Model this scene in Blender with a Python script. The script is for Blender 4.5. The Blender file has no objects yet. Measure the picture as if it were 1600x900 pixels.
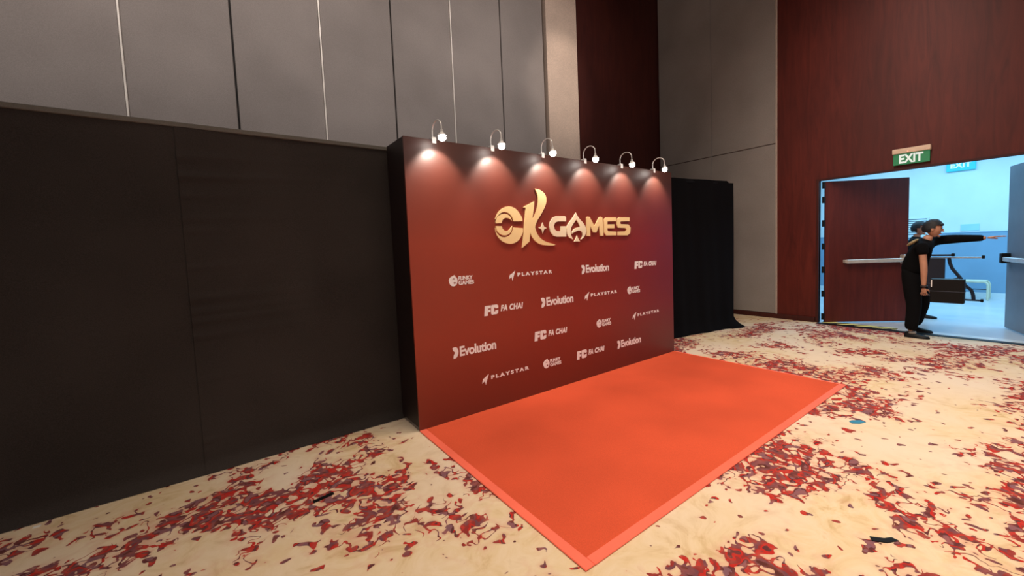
import bpy, bmesh, math, random
from mathutils import Vector, Matrix
random.seed(7)
PI = math.pi
sc = bpy.context.scene
col = sc.collection

# ------------------------------------------------------------------ camera
cam_d = bpy.data.cameras.new('camera')
cam = bpy.data.objects.new('camera', cam_d); col.objects.link(cam)
cam_d.sensor_fit = 'HORIZONTAL'; cam_d.sensor_width = 36.0
cam_d.lens = 643.359 / 1600 * 36.0
cam_d.shift_x = -(839.504 - 800) / 1600
cam_d.shift_y = (428.959 - 450) / 1600
rt = Vector((0.78754068, -0.61509933, -0.03784825))
up = Vector((0.07011892, 0.02842099, 0.99713368))
fw = Vector((0.61226058, 0.78793722, -0.06551279))
cam.matrix_world = Matrix(((rt.x, up.x, -fw.x, 0), (rt.y, up.y, -fw.y, 0), (rt.z, up.z, -fw.z, 1.505), (0, 0, 0, 1)))
cam_d.clip_start = 0.05
sc.camera = cam

# ------------------------------------------------------------------ world, lights, exposure
w = bpy.data.worlds.new('dim_hall'); sc.world = w; w.use_nodes = True
w.node_tree.nodes['Background'].inputs[0].default_value = (1.0, 0.92, 0.87, 1)
w.node_tree.nodes['Background'].inputs[1].default_value = 0.42
sc.view_settings.view_transform = 'Standard'; sc.view_settings.look = 'None'
sc.view_settings.gamma = 1.0; sc.view_settings.use_curve_mapping = False
sc.view_settings.exposure = 0.0

def area(name, loc, size, power, color, spread=180, aim=None, size_y=None):
    d = bpy.data.lights.new(name, 'AREA'); d.energy = power; d.color = color
    d.shape = 'RECTANGLE'; d.size = size; d.size_y = size_y or size; d.spread = math.radians(spread)
    o = bpy.data.objects.new(name, d); col.objects.link(o); o.location = loc
    if aim is not None:
        o.rotation_euler = (Vector(aim) - Vector(loc)).to_track_quat('-Z', 'Y').to_euler()
    return o
area('hall_downlights', (3.2, 0.2, 6.8), 6.0, 200, (1.0, 0.84, 0.68), 80, size_y=5.0)
area('wall_fill_back', (1.5, 1.6, 6.9), 9.0, 60, (1.0, 0.88, 0.80), 70, aim=(1.5, 5.86, 4.2), size_y=0.4)  # unseen fill light, added to lift the brightness of the back wall
area('wall_fill_right', (4.8, 1.6, 6.9), 0.4, 75, (1.0, 0.86, 0.74), 75, aim=(8.3, 1.6, 3.6), size_y=7.0)  # second added fill, out of view, brightening the right wall
area('corridor_light', (11.0, 0.6, 3.5), 4.0, 430, (0.30, 0.68, 1.0), size_y=7.0)
# unseen ceiling spot added high above the column to brighten it
d = bpy.data.lights.new('column_spot', 'SPOT'); d.energy = 230; d.color = (1.0, 0.82, 0.68); d.spot_size = math.radians(27); d.spot_blend = 0.7; d.shadow_soft_size = 0.1
o = bpy.data.objects.new('column_spot', d); col.objects.link(o); o.location = (5.15, 2.6, 6.9)
o.rotation_euler = (Vector((5.28, 5.8, 4.5)) - Vector((5.15, 2.6, 6.9))).to_track_quat('-Z', 'Y').to_euler()
LAMP_POWER = 18.0
LAMP_COLOR = (1.0, 0.86, 0.74)

# ------------------------------------------------------------------ material helpers
def new_mat(name):
    m = bpy.data.materials.new(name); m.use_nodes = True
    nt = m.node_tree; return m, nt, nt.nodes['Principled BSDF']
def node(nt, typ, **kw):
    n = nt.nodes.new(typ)
    for k, v in kw.items():
        if k.startswith('i_'): n.inputs[int(k[2:])].default_value = v
        elif hasattr(n, k): setattr(n, k, v)
    return n
def ramp(nt, fac, stops, interp='LINEAR'):
    r = nt.nodes.new('ShaderNodeValToRGB'); r.color_ramp.interpolation = interp
    e = r.color_ramp.elements
    while len(e) > 1: e.remove(e[-1])
    e[0].position = stops[0][0]; e[0].color = (*stops[0][1], 1)
    for p, c in stops[1:]:
        x = e.new(p); x.color = (*c, 1)
    if fac is not None: nt.links.new(fac, r.inputs[0])
    return r.outputs[0]
def mix(nt, fac, a, b, blend='MIX'):
    n = nt.nodes.new('ShaderNodeMix'); n.data_type = 'RGBA'; n.blend_type = blend
    for s, v in ((n.inputs[0], fac), (n.inputs[6], a), (n.inputs[7], b)):
        if hasattr(v, 'is_linked'): nt.links.new(v, s)
        elif isinstance(v, tuple): s.default_value = (*v, 1)
        else: s.default_value = v
    return n.outputs[2]
def math_n(nt, op, a, b=0.0, clamp=False):
    n = nt.nodes.new('ShaderNodeMath'); n.operation = op; n.use_clamp = clamp
    for s, v in ((n.inputs[0], a), (n.inputs[1], b)):
        if hasattr(v, 'is_linked'): nt.links.new(v, s)
        else: s.default_value = v
    return n.outputs[0]
def coords(nt, scale=(1, 1, 1), loc=(0, 0, 0), rot=(0, 0, 0)):
    t = nt.nodes.new('ShaderNodeNewGeometry'); mp = nt.nodes.new('ShaderNodeMapping')
    mp.inputs['Scale'].default_value = scale; mp.inputs['Location'].default_value = loc; mp.inputs['Rotation'].default_value = rot
    nt.links.new(t.outputs['Position'], mp.inputs[0]); return mp.outputs[0]
def ocoords(nt, scale=(1, 1, 1)):
    t = nt.nodes.new('ShaderNodeTexCoord'); mp = nt.nodes.new('ShaderNodeMapping')
    mp.inputs['Scale'].default_value = scale
    nt.links.new(t.outputs['Object'], mp.inputs[0]); return mp.outputs[0]
def noise(nt, vec, scale, detail=2.0, rough=0.5, dist=0.0, color=False):
    n = nt.nodes.new('ShaderNodeTexNoise'); n.inputs['Scale'].default_value = scale
    n.inputs['Detail'].default_value = detail; n.inputs['Roughness'].default_value = rough
    n.inputs['Distortion'].default_value = dist
    nt.links.new(vec, n.inputs['Vector']); return n.outputs[1 if color else 0]
def bump(nt, bsdf, h, strength=0.3, dist=0.01):
    b = nt.nodes.new('ShaderNodeBump'); b.inputs['Strength'].default_value = strength; b.inputs['Distance'].default_value = dist
    nt.links.new(h, b.inputs['Height']); nt.links.new(b.outputs[0], bsdf.inputs['Normal'])

def simple(name, color, rough=0.5, metal=0.0, var=0.12, scale=8.0, spec=0.5, bmp=0.0):
    m, nt, b = new_mat(name)
    v = ocoords(nt)
    n = noise(nt, v, scale, 3)
    lo = tuple(c * (1 - var) for c in color); hi = tuple(min(1, c * (1 + var)) for c in color)
    nt.links.new(ramp(nt, n, [(0.3, lo), (0.7, hi)]), b.inputs['Base Color'])
    b.inputs['Roughness'].default_value = rough; b.inputs['Metallic'].default_value = metal
    b.inputs['Specular IOR Level'].default_value = spec
    if bmp: bump(nt, b, noise(nt, v, scale * 12, 2), bmp, 0.004)
    return m
def emis(name, color, strength):
    m, nt, b = new_mat(name)
    b.inputs['Base Color'].default_value = (*color, 1)
    b.inputs['Emission Color'].default_value = (*color, 1); b.inputs['Emission Strength'].default_value = strength
    return m

def mat_floor():
    m, nt, b = new_mat('patterned_carpet')
    v = coords(nt)
    warp = noise(nt, v, 5.0, 1, color=True)
    vv = nt.nodes.new('ShaderNodeVectorMath'); vv.operation = 'MULTIPLY_ADD'
    nt.links.new(warp, vv.inputs[0]); vv.inputs[1].default_value = (0.05, 0.05, 0); nt.links.new(v, vv.inputs[2])
    vw = vv.outputs[0]
    # beige ground with swirled brush streaks
    sw = noise(nt, vw, 3.2, 4, 0.6, 2.2)
    base = ramp(nt, sw, [(0.28, (0.54, 0.37, 0.19)), (0.46, (0.69, 0.53, 0.33)), (0.62, (0.73, 0.58, 0.40)), (0.78, (0.61, 0.45, 0.27))])
    cool = noise(nt, v, 0.9, 2)
    base = mix(nt, ramp(nt, cool, [(0.42, (0, 0, 0)), (0.62, (1, 1, 1))]), base, (0.73, 0.60, 0.47))
    # clusters of petals: a large mask, a web of dark veins and solid petals inside it
    big = noise(nt, coords(nt, (1, 1, 1), (3.7, 1.3, 0)), 1.3, 3, 0.66, 0.3)
    mask = ramp(nt, big, [(0.41, (0, 0, 0)), (0.60, (1, 1, 1))])
    fine = noise(nt, vw, 13.0, 0.8, 0.5, 0.35)
    vein = math_n(nt, 'ABSOLUTE', math_n(nt, 'SUBTRACT', fine, 0.5))
    wv = math_n(nt, 'SUBTRACT', math_n(nt, 'SUBTRACT', math_n(nt, 'MULTIPLY', mask, 0.092), 0.030), vein)
    wv = ramp(nt, math_n(nt, 'MULTIPLY', wv, 20.0), [(0.04, (0, 0, 0)), (0.10, (1, 1, 1))])
    wv = math_n(nt, 'MULTIPLY', wv, ramp(nt, mask, [(0.52, (0, 0, 0)), (0.55, (1, 1, 1))]))
    solid_n = noise(nt, coords(nt, (1, 1, 1), (9, 4, 0)), 13.5, 1.2, 0.5, 0.4)
    s2 = math_n(nt, 'ADD', solid_n, math_n(nt, 'MULTIPLY', mask, 0.23))
    solid = ramp(nt, s2, [(0.70, (0, 0, 0)), (0.712, (1, 1, 1))])
    petal = math_n(nt, 'MAXIMUM', wv, solid)
    hue = noise(nt, vw, 8.0, 2, 0.6, 0.4)
    pc = ramp(nt, hue, [(0.0, (0.10, 0.030, 0.026)), (0.34, (0.16, 0.058, 0.070)), (0.43, (0.26, 0.034, 0.030)), (0.49, (0.46, 0.026, 0.020)), (0.545, (0.11, 0.032, 0.034)), (0.60, (0.20, 0.095, 0.115))], 'CONSTANT')
    tone = noise(nt, vw, 22, 1)
    pc = mix(nt, ramp(nt, tone, [(0.40, (0, 0, 0)), (0.75, (0.45, 0.45, 0.45))]), pc, (0.42, 0.12, 0.09))
    halo = ramp(nt, s2, [(0.50, (0, 0, 0)), (0.68, (1, 1, 1))])
    hm = math_n(nt, 'MULTIPLY', math_n(nt, 'MULTIPLY', halo, mask), 0.75)
    c = mix(nt, hm, base, (0.62, 0.33, 0.24))
    c = mix(nt, petal, c, pc)
    nt.links.new(c, b.inputs['Base Color'])
    b.inputs['Roughness'].default_value = 0.95; b.inputs['Specular IOR Level'].default_value = 0.1
    bump(nt, b, noise(nt, v, 260, 2), 0.25, 0.004)
    return m

def mat_wood(name, dark, light, vert=True):
    m, nt, b = new_mat(name)
    v = coords(nt, (5.0, 5.0, 0.55))
    n1 = noise(nt, v, 1.6, 5, 0.62, 1.4)
    n2 = noise(nt, coords(nt, (1, 1, 0.6), (2, 5, 1)), 0.9, 3)
    c = ramp(nt, n1, [(0.26, tuple(x * 0.7 for x in dark)), (0.42, dark), (0.66, light), (0.8, dark)])
    c = mix(nt, ramp(nt, n2, [(0.38, (0.0, 0.0, 0.0)), (0.68, (0.6, 0.6, 0.6))]), c, tuple(x * 0.55 for x in dark))
    nt.links.new(c, b.inputs['Base Color'])
    b.inputs['Roughness'].default_value = 0.5; b.inputs['Specular IOR Level'].default_value = 0.3
    return m

def mat_fabric(name, color, scale=160.0, var=0.15, rough=0.95, bmp=0.25):
    m, nt, b = new_mat(name)
    v = coords(nt)
    n1 = noise(nt, v, scale, 2); n2 = noise(nt, v, 1.3, 2)
    f = math_n(nt, 'ADD', math_n(nt, 'MULTIPLY', n1, 0.5), math_n(nt, 'MULTIPLY', n2, 0.5))
    lo = tuple(c * (1 - var) for c in color); hi = tuple(c * (1 + var) for c in color)
    nt.links.new(ramp(nt, f, [(0.35, lo), (0.65, hi)]), b.inputs['Base Color'])
    b.inputs['Roughness'].default_value = rough; b.inputs['Specular IOR Level'].default_value = 0.15
    bump(nt, b, n1, bmp, 0.003)
    return m

def mat_backdrop():
    m, nt, b = new_mat('printed_maroon_vinyl')
    g = nt.nodes.new('ShaderNodeNewGeometry'); sp = nt.nodes.new('ShaderNodeSeparateXYZ')
    nt.links.new(g.outputs['Position'], sp.inputs[0])
    # colour wash: brick red at the left, wine red to the right
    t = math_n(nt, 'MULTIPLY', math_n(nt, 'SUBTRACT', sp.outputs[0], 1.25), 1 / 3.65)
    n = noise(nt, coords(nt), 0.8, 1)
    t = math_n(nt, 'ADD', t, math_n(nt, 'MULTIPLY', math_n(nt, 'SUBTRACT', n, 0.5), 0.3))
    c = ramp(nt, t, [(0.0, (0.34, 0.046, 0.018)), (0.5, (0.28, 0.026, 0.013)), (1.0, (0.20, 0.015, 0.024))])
    zz = math_n(nt, 'MULTIPLY', sp.outputs[2], 1 / 2.44)   # colour goes dark brown towards the top and bottom
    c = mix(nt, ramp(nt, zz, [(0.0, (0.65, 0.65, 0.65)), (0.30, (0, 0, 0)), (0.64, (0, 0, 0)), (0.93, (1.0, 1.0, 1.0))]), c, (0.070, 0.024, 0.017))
    nt.links.new(c, b.inputs['Base Color'])
    b.inputs['Roughness'].default_value = 0.42; b.inputs['Specular IOR Level'].default_value = 0.5
    return m

def mat_stripes():
    m, nt, b = new_mat('hazard_tape')
    v = ocoords(nt, (1, 1, 1))
    wv = nt.nodes.new('ShaderNodeTexWave'); wv.wave_type = 'BANDS'; wv.bands_direction = 'DIAGONAL'; wv.wave_profile = 'TRI'
    wv.inputs['Scale'].default_value = 2.6
    nt.links.new(v, wv.inputs['Vector'])
    nt.links.new(ramp(nt, wv.outputs[1], [(0.0, (0.02, 0.02, 0.02)), (0.42, (0.85, 0.74, 0.24))], 'CONSTANT'), b.inputs['Base Color'])
    b.inputs['Roughness'].default_value = 0.5
    return m

def mat_tile():
    m, nt, b = new_mat('polished_corridor_tile')
    v = coords(nt)
    n = noise(nt, v, 1.5, 3)
    nt.links.new(ramp(nt, n, [(0.3, (0.50, 0.52, 0.55)), (0.7, (0.60, 0.61, 0.62))]), b.inputs['Base Color'])
    b.inputs['Roughness'].default_value = 0.22
    return m

M = {
 'floor': mat_floor(),
 'wood': mat_wood('mahogany_veneer', (0.105, 0.0145, 0.0095), (0.15, 0.022, 0.013)),
 'wood_dark': mat_wood('dark_mahogany', (0.055, 0.010, 0.008), (0.075, 0.015, 0.010)),
 'panel': mat_fabric('grey_wall_fabric', (0.30, 0.272, 0.262)),
 'panel_side': mat_fabric('taupe_wall_fabric', (0.30, 0.268, 0.245)),
 'column': mat_fabric('beige_wall_covering', (0.62, 0.50, 0.42), 60),
 'trim_pale': simple('pale_aluminium', (0.82, 0.78, 0.73), 0.4, 0.1),
 'trim_dark': simple('dark_joint_seal', (0.03, 0.027, 0.026), 0.8),
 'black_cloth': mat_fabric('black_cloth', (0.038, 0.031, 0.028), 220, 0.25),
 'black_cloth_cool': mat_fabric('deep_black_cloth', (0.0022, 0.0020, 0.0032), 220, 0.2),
 'hem': mat_fabric('grey_drape_hem', (0.14, 0.13, 0.115), 220),
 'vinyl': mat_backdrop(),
 'vinyl_side': simple('black_maroon_vinyl', (0.012, 0.0035, 0.003), 0.55),
 'gold': simple('pale_gold_lettering', (0.95, 0.71, 0.36), 0.4, 0.0, 0.04, 2),
 'cream': simple('cream_gold_lettering', (0.95, 0.83, 0.60), 0.4, 0.0, 0.04, 2),
 'white_print': simple('white_print', (0.95, 0.91, 0.91), 0.5, 0, 0.03),
 'red_print': simple('red_print', (0.22, 0.03, 0.02), 0.5, 0, 0.03),
 'red_carpet': mat_fabric('orange_red_carpet', (0.62, 0.086, 0.036), 300, 0.16, 0.95, 0.4),
 'coral_tape': simple('coral_edge_tape', (0.92, 0.165, 0.10), 0.4, 0, 0.08, 3),
 'steel': simple('brushed_steel', (0.82, 0.80, 0.78), 0.3, 0.35),
 'bulb': emis('lamp_glow', (1.0, 0.93, 0.86), 40),
 'lamp_shell': simple('white_lamp_shell', (0.75, 0.73, 0.70), 0.4),
 'bar': simple('satin_push_bar', (0.62, 0.57, 0.50), 0.35, 0.3),
 'bar_cool': simple('pale_push_bar', (0.62, 0.68, 0.72), 0.35, 0.3),
 'black_plastic': simple('black_plastic', (0.0035, 0.0035, 0.0042), 0.5, spec=0.25),
 'black_metal': simple('black_powder_coat', (0.010, 0.014, 0.028), 0.5),
 'exit_housing': simple('ivory_sign_housing', (0.70, 0.52, 0.38), 0.5),
 'exit_green': emis('green_acrylic', (0.012, 0.15, 0.055), 0.5),
 'exit_white': emis('lit_white_lettering', (0.62, 0.72, 0.70), 0.5),
 'led': emis('red_indicator', (1.0, 0.25, 0.2), 2.0),
 'sign_teal': emis('lit_teal_sign', (0.03, 0.42, 0.55), 0.5),
 'tile': mat_tile(),
 'corr_wall': simple('pale_corridor_paint', (0.66, 0.72, 0.74), 0.7, 0, 0.04, 2),
 'corr_dado': simple('blue_grey_dado_paint', (0.20, 0.33, 0.46), 0.6, 0, 0.05, 2),
 'corr_ceiling': simple('white_ceiling_paint', (0.75, 0.75, 0.75), 0.8, 0, 0.03, 2),
 'grey_door': simple('grey_blue_laminate', (0.16, 0.18, 0.22), 0.4, 0, 0.1, 3),
 'hall_ceiling': simple('dark_hall_ceiling', (0.20, 0.17, 0.15), 0.9),
 'threshold': simple('worn_threshold_metal', (0.78, 0.77, 0.74), 0.3, 0.3),
 'hazard': mat_stripes(),
 'skin': simple('skin', (0.52, 0.25, 0.155), 0.5, 0, 0.08, 12),
 'hair': simple('black_hair', (0.008, 0.008, 0.010), 0.6, 0, 0.3, 60, bmp=0.4),
 'clothes': mat_fabric('black_clothing', (0.0025, 0.0025, 0.0032), 200, 0.3),
 'shoe': simple('black_shoe_leather', (0.004, 0.004, 0.005), 0.5, spec=0.25),
 'sole': simple('grey_shoe_print', (0.22, 0.21, 0.20), 0.6),
 'khaki': simple('khaki_patch', (0.34, 0.25, 0.12), 0.8),
 'watch': simple('dark_watch', (0.06, 0.06, 0.065), 0.3, 0.5),
 'cream_paint': simple('cream_painted_metal', (0.62, 0.58, 0.42), 0.45),
 'blue_plastic': simple('blue_plastic_scrap', (0.03, 0.22, 0.36), 0.4),
 'paper': simple('white_scrap', (0.8, 0.78, 0.74), 0.6),
 'notice': simple('pale_teal_notice', (0.36, 0.62, 0.66), 0.6, 0, 0.05, 3),
 'eye': simple('eye_dark', (0.02, 0.015, 0.012), 0.2),
}

# ------------------------------------------------------------------ mesh helpers
def obj(name, bm, m, parent=None, loc=None, smooth=False):
    me = bpy.data.meshes.new(name)
    bm.normal_update()
    if smooth:
        for f in bm.faces: f.smooth = True
        for e in bm.edges:
            if len(e.link_faces) == 2 and e.calc_face_angle(0) > 0.9: e.smooth = False
    bm.normal_update(); bm.to_mesh(me); bm.free()
    if m is not None: me.materials.append(M[m] if isinstance(m, str) else m)
    o = bpy.data.objects.new(name, me); col.objects.link(o)
    if parent is not None:
        o.parent = parent
    if loc is not None: o.location = loc
    return o
def empty(name, loc=(0, 0, 0), rz=0.0):
    o = bpy.data.objects.new(name, None); col.objects.link(o)
    o.location = loc; o.rotation_euler = (0, 0, rz); o.empty_display_size = 0.1
    return o
def tag(o, label=None, cat=None, group=None, kind=None):
    if label: o['label'] = label
    if cat: o['category'] = cat
    if group: o['group'] = group
    if kind: o['kind'] = kind
    return o
def BM(): return bmesh.new()
def add_box(bm, x0, x1, y0, y1, z0, z1, bevel=0.0, seg=1, mat=None):
    r = bmesh.ops.create_cube(bm, size=1.0)
    vs = r['verts']
    mt = Matrix.Translation(((x0 + x1) / 2, (y0 + y1) / 2, (z0 + z1) / 2)) @ Matrix.Diagonal((abs(x1 - x0), abs(y1 - y0), abs(z1 - z0), 1))
    bmesh.ops.transform(bm, matrix=(mat @ mt) if mat else mt, verts=vs)
    if bevel:
        es = list({e for v in vs for e in v.link_edges})
        bmesh.ops.bevel(bm, geom=es, offset=bevel, segments=seg, affect='EDGES', profile=0.6)
    return bm
def box(*a, **k): return add_box(BM(), *a, **k)
def add_tube(bm, pts, r, n=10, caps=True):
    pts = [Vector(p) for p in pts]; rs = r if isinstance(r, (list, tuple)) else [r] * len(pts)
    rings = []; ref = None
    for i, p in enumerate(pts):
        t = (pts[min(i + 1, len(pts) - 1)] - pts[max(i - 1, 0)]).normalized()
        if ref is None:
            ref = t.orthogonal().normalized()
        else:
            ref = (ref - t * ref.dot(t)).normalized()
        b = t.cross(ref)
        rings.append([bm.verts.new(p + (ref * math.cos(2 * PI * k / n) + b * math.sin(2 * PI * k / n)) * rs[i]) for k in range(n)])
    for a, b in zip(rings, rings[1:]):
        for k in range(n): bm.faces.new((a[k], a[(k + 1) % n], b[(k + 1) % n], b[k]))
    if caps:
        bm.faces.new(list(reversed(rings[0]))); bm.faces.new(rings[-1])
    return bm
def tube(*a, **k): return add_tube(BM(), *a, **k)
def add_ball(bm, c, r, sx=1, sy=1, sz=1, u=16, v=10, mat=None):
    q = bmesh.ops.create_uvsphere(bm, u_segments=u, v_segments=v, radius=r)
    mt = Matrix.Translation(c)
    if mat: mt = mt @ mat
    bmesh.ops.transform(bm, matrix=mt @ Matrix.Diagonal((sx, sy, sz, 1)), verts=q['verts'])
    return bm
def poly_prism(bm, pts, origin, ux, uz, nrm, depth):
    """extrude a 2D outline along nrm by depth; the outline lies on the plane through origin"""
    o, ux, uz, nrm = Vector(origin), Vector(ux), Vector(uz), Vector(nrm)
    back = [bm.verts.new(o + ux * x + uz * z) for x, z in pts]
    front = [bm.verts.new(o + ux * x + uz * z + nrm * depth) for x, z in pts]
    n = len(pts)
    f1 = bm.faces.new(front); f2 = bm.faces.new(list(reversed(back)))
    for i in range(n): bm.faces.new((back[i], back[(i + 1) % n], front[(i + 1) % n], front[i]))
    bm.normal_update()
    bmesh.ops.triangulate(bm, faces=[f1, f2], ngon_method='EAR_CLIP')
    bmesh.ops.recalc_face_normals(bm, faces=bm.faces)
    return bm
def smooth_outline(pts, sub=5, corner=50):
    """Catmull-Rom through the points, sharp vertices kept sharp"""
    n = len(pts); P = [Vector(p) for p in pts]; out = []
    sharp = []
    for i in range(n):
        a = (P[i] - P[i - 1]); b = (P[(i + 1) % n] - P[i])
        sharp.append(a.length > 0 and b.length > 0 and math.degrees(a.angle(b)) > corner)
    for i in range(n):
        p1, p2 = P[i], P[(i + 1) % n]
        t1 = Vector((0, 0)) if sharp[i] else (p2 - P[i - 1]) * 0.5
        t2 = Vector((0, 0)) if sharp[(i + 1) % n] else (P[(i + 2) % n] - p1) * 0.5
        L = (p2 - p1).length
        if sharp[i]: t1 = (p2 - p1) * 1.0 if sharp[(i + 1) % n] else (p2 - p1)
        if sharp[(i + 1) % n]: t2 = (p2 - p1)
        for t in (t1, t2):
            if t.length > 1.3 * L: t *= 1.3 * L / t.length
        for k in range(sub):
            s = k / sub
            out.append(p1 * (2*s**3 - 3*s*s + 1) + t1 * (s**3 - 2*s*s + s) + p2 * (-2*s**3 + 3*s*s) + t2 * (s**3 - s*s))
    return [(q.x, q.y) for q in out]
def text_mesh(body, bold=0.0, shear=0.0, spacing=1.0, extrude=0.0):
    cu = bpy.data.curves.new('lettering_curve', 'FONT'); cu.body = body
    cu.offset = bold; cu.shear = shear; cu.space_character = spacing; cu.extrude = extrude; cu.resolution_u = 4
    o = bpy.data.objects.new('lettering_curve', cu); col.objects.link(o)
    dg = bpy.context.evaluated_depsgraph_get(); dg.update()
    me = bpy.data.meshes.new_from_object(o.evaluated_get(dg))
    bpy.data.objects.remove(o); bpy.data.curves.remove(cu)
    return me
def lettering(name, body, m, parent, origin, ux, uz, nrm, x0, x1, z0, z1, depth=0.002, bold=0.0, shear=0.0, spacing=1.0):
    """text fitted to a rectangle of the plane (origin, ux, uz), standing out along nrm"""
    me = text_mesh(body, bold, shear, spacing, 0.05)
    xs = [v.co.x for v in me.vertices]; ys = [v.co.y for v in me.vertices]
    ax, bx_, ay, by = min(xs), max(xs), min(ys), max(ys)
    o_, ux, uz, nrm = Vector(origin), Vector(ux), Vector(uz), Vector(nrm)
    for v in me.vertices:
        x = x0 + (v.co.x - ax) / (bx_ - ax) * (x1 - x0); z = z0 + (v.co.y - ay) / (by - ay) * (z1 - z0)
        d = depth if v.co.z > 0 else 0.0
        v.co = o_ + ux * x + uz * z + nrm * d
    me.name = name; me.materials.clear(); me.materials.append(M[m])
    o = bpy.data.objects.new(name, me); col.objects.link(o)
    if parent is not None: o.parent = parent
    return o
def skin_mesh(verts, edges, radii, levels=2, root=0):
    """one continuous surface grown around a skeleton of connected points"""
    me = bpy.data.meshes.new('skeleton'); me.from_pydata([Vector(v) for v in verts], edges, [])
    o = bpy.data.objects.new('skeleton', me); col.objects.link(o)
    md = o.modifiers.new('skin', 'SKIN'); md.use_smooth_shade = True; md.branch_smoothing = 0.6
    lay = me.skin_vertices[0].data
    for i, r in enumerate(radii):
        lay[i].radius = r if isinstance(r, tuple) else (r, r)
        lay[i].use_root = (i == root)
    sd = o.modifiers.new('sub', 'SUBSURF'); sd.levels = levels; sd.render_levels = levels
    dg = bpy.context.evaluated_depsgraph_get(); dg.update()
    res = bpy.data.meshes.new_from_object(o.evaluated_get(dg))
    bpy.data.objects.remove(o); bpy.data.meshes.remove(me)
    return res
def mobj(name, me, m, parent):
    me.name = name; me.materials.clear(); me.materials.append(M[m])
    for p in me.polygons: p.use_smooth = True
    o = bpy.data.objects.new(name, me); col.objects.link(o); o.parent = parent
    return o
def join_meshes(meshes):
    bm = BM()
    for me in meshes:
        bm.from_mesh(me); bpy.data.meshes.remove(me)
    return bm
def struct(name, bm, m): return tag(obj(name, bm, m), kind='structure')

# ------------------------------------------------------------------ room shell
XR, YB, ZC = 8.302, 5.858, 7.2
struct('floor', box(-6, XR, -6, YB + 0.06, -0.05, 0), 'floor')
struct('ceiling', box(-6, XR, -6, YB + 0.06, ZC, ZC + 0.06), 'hall_ceiling')

# back wall: folding partition panels, a column and a wood bay
wb = struct('wall_back', box(-6, XR, YB + 0.045, YB + 0.10, 0, ZC), 'trim_dark')
PW = 0.913
for k in range(11):
    x1 = 4.886 - k * PW; x0 = x1 - PW
    obj('wall_panel', box(x0 + 0.010, x1 - 0.010, YB, YB + 0.045, 0.01, ZC - 0.01, bevel=0.006), 'panel', wb)
    if k % 2 == 0:
        pass
for k in range(2, 11, 2):
    x = 4.886 - k * PW
    obj('edge_strip', box(x - 0.009, x + 0.009, YB - 0.012, YB + 0.045, 0.01, ZC - 0.01, bevel=0.004), 'trim_pale', wb)
obj('wood_bay', box(5.66, XR, YB, YB + 0.045, 0.01, ZC - 0.01), 'wood_dark', wb)
struct('trim_1', box(4.905, 5.655, YB - 0.07, YB + 0.045, 0, ZC, bevel=0.006), 'column')

# right wall with the doorway
DL, DR, DH = 2.65, -0.03, 2.467
TW = 0.06
bm = BM()
add_box(bm, XR, XR + TW, DL, YB + 0.1, 0, ZC)
add_box(bm, XR, XR + TW, DR, DL, DH, ZC)
add_box(bm, XR, XR + TW, -6, DR, 0, ZC)
wr = struct('wall_right', bm, 'wood')
for (y0, y1) in ((3.345, 4.589), (4.589, 5.85)):
    for (z0, z1) in ((0.085, 3.25), (3.25, ZC - 0.01)):
        obj('wall_panel', box(XR - 0.030, XR, y0 + 0.006, y1 - 0.006, z0 + 0.006, z1 - 0.006, bevel=0.006), 'panel_side', wr)
obj('edge_strip', box(XR - 0.036, XR, 3.325, 3.347, 0.085, ZC - 0.01, bevel=0.004), 'column', wr)
obj('joint_strip', box(XR - 0.030, XR, 4.583, 4.595, 0.085, ZC - 0.01), 'panel', wr)
bm = BM()
add_box(bm, XR - 0.040, XR, DL + 0.05, YB, 0, 0.085, bevel=0.006)
struct('baseboard_right', bm, 'wood_dark')
struct('baseboard_corner', box(XR - 0.04, XR, -6, DR - 0.05, 0, 0.085, bevel=0.006), 'wood_dark')
# door frame lining
bm = BM()
add_box(bm, XR - 0.015, XR + TW + 0.005, DL, DL + 0.045, 0, DH + 0.03)
add_box(bm, XR - 0.015, XR + TW + 0.005, DR - 0.045, DR, 0, DH + 0.03)
add_box(bm, XR - 0.015, XR + TW + 0.005, DR, DL, DH, DH + 0.03)
struct('trim_2', bm, 'wood_dark')

# corridor beyond
CX = 13.7
struct('corridor_floor', box(XR, CX + 0.1, -5, 7, -0.055, -0.005), 'tile')
struct('corridor_ceiling', box(XR + TW, CX + 0.1, -5, 7, 3.6, 3.65), 'corr_ceiling')
wc = struct('wall_corridor', box(CX, CX + 0.1, -5, 7, 1.475, 3.6), 'corr_wall')
obj('dado', box(CX - 0.012, CX + 0.1, -5, 7, -0.005, 1.475), 'corr_dado', wc)
obj('dado_rail', box(CX - 0.02, CX, -5, 7, 1.465, 1.485, bevel=0.004), 'corr_dado', wc)
obj('skirting', box(CX - 0.025, CX - 0.012, -5, 7, -0.005, 0.10), 'corr_wall', wc)
struct('wall_corridor_end', box(XR + TW, CX, 6.95, 7.05, -0.005, 3.6), 'corr_wall')
struct('wall_corridor_front', box(XR + TW, CX, -5.05, -4.95, -0.005, 3.6), 'corr_wall')

# threshold
th = obj('door_threshold', box(XR - 0.02, XR + 0.16, DR, DL - 0.03, -0.005, 0.008, bevel=0.003), 'threshold')
tag(th, kind='structure'); th.name = 'trim_3'
hz = obj('hazard_tape', box(-0.085, 0.085, -0.50, 0.50, 0, 0.002), 'hazard', th, loc=(XR + 0.065, 2.10, 0.0082))
obj('carpet_edge', box(XR - 0.15, XR - 0.021, DR, DL, 0.0005, 0.007, bevel=0.002), 'black_plastic', th)

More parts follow.
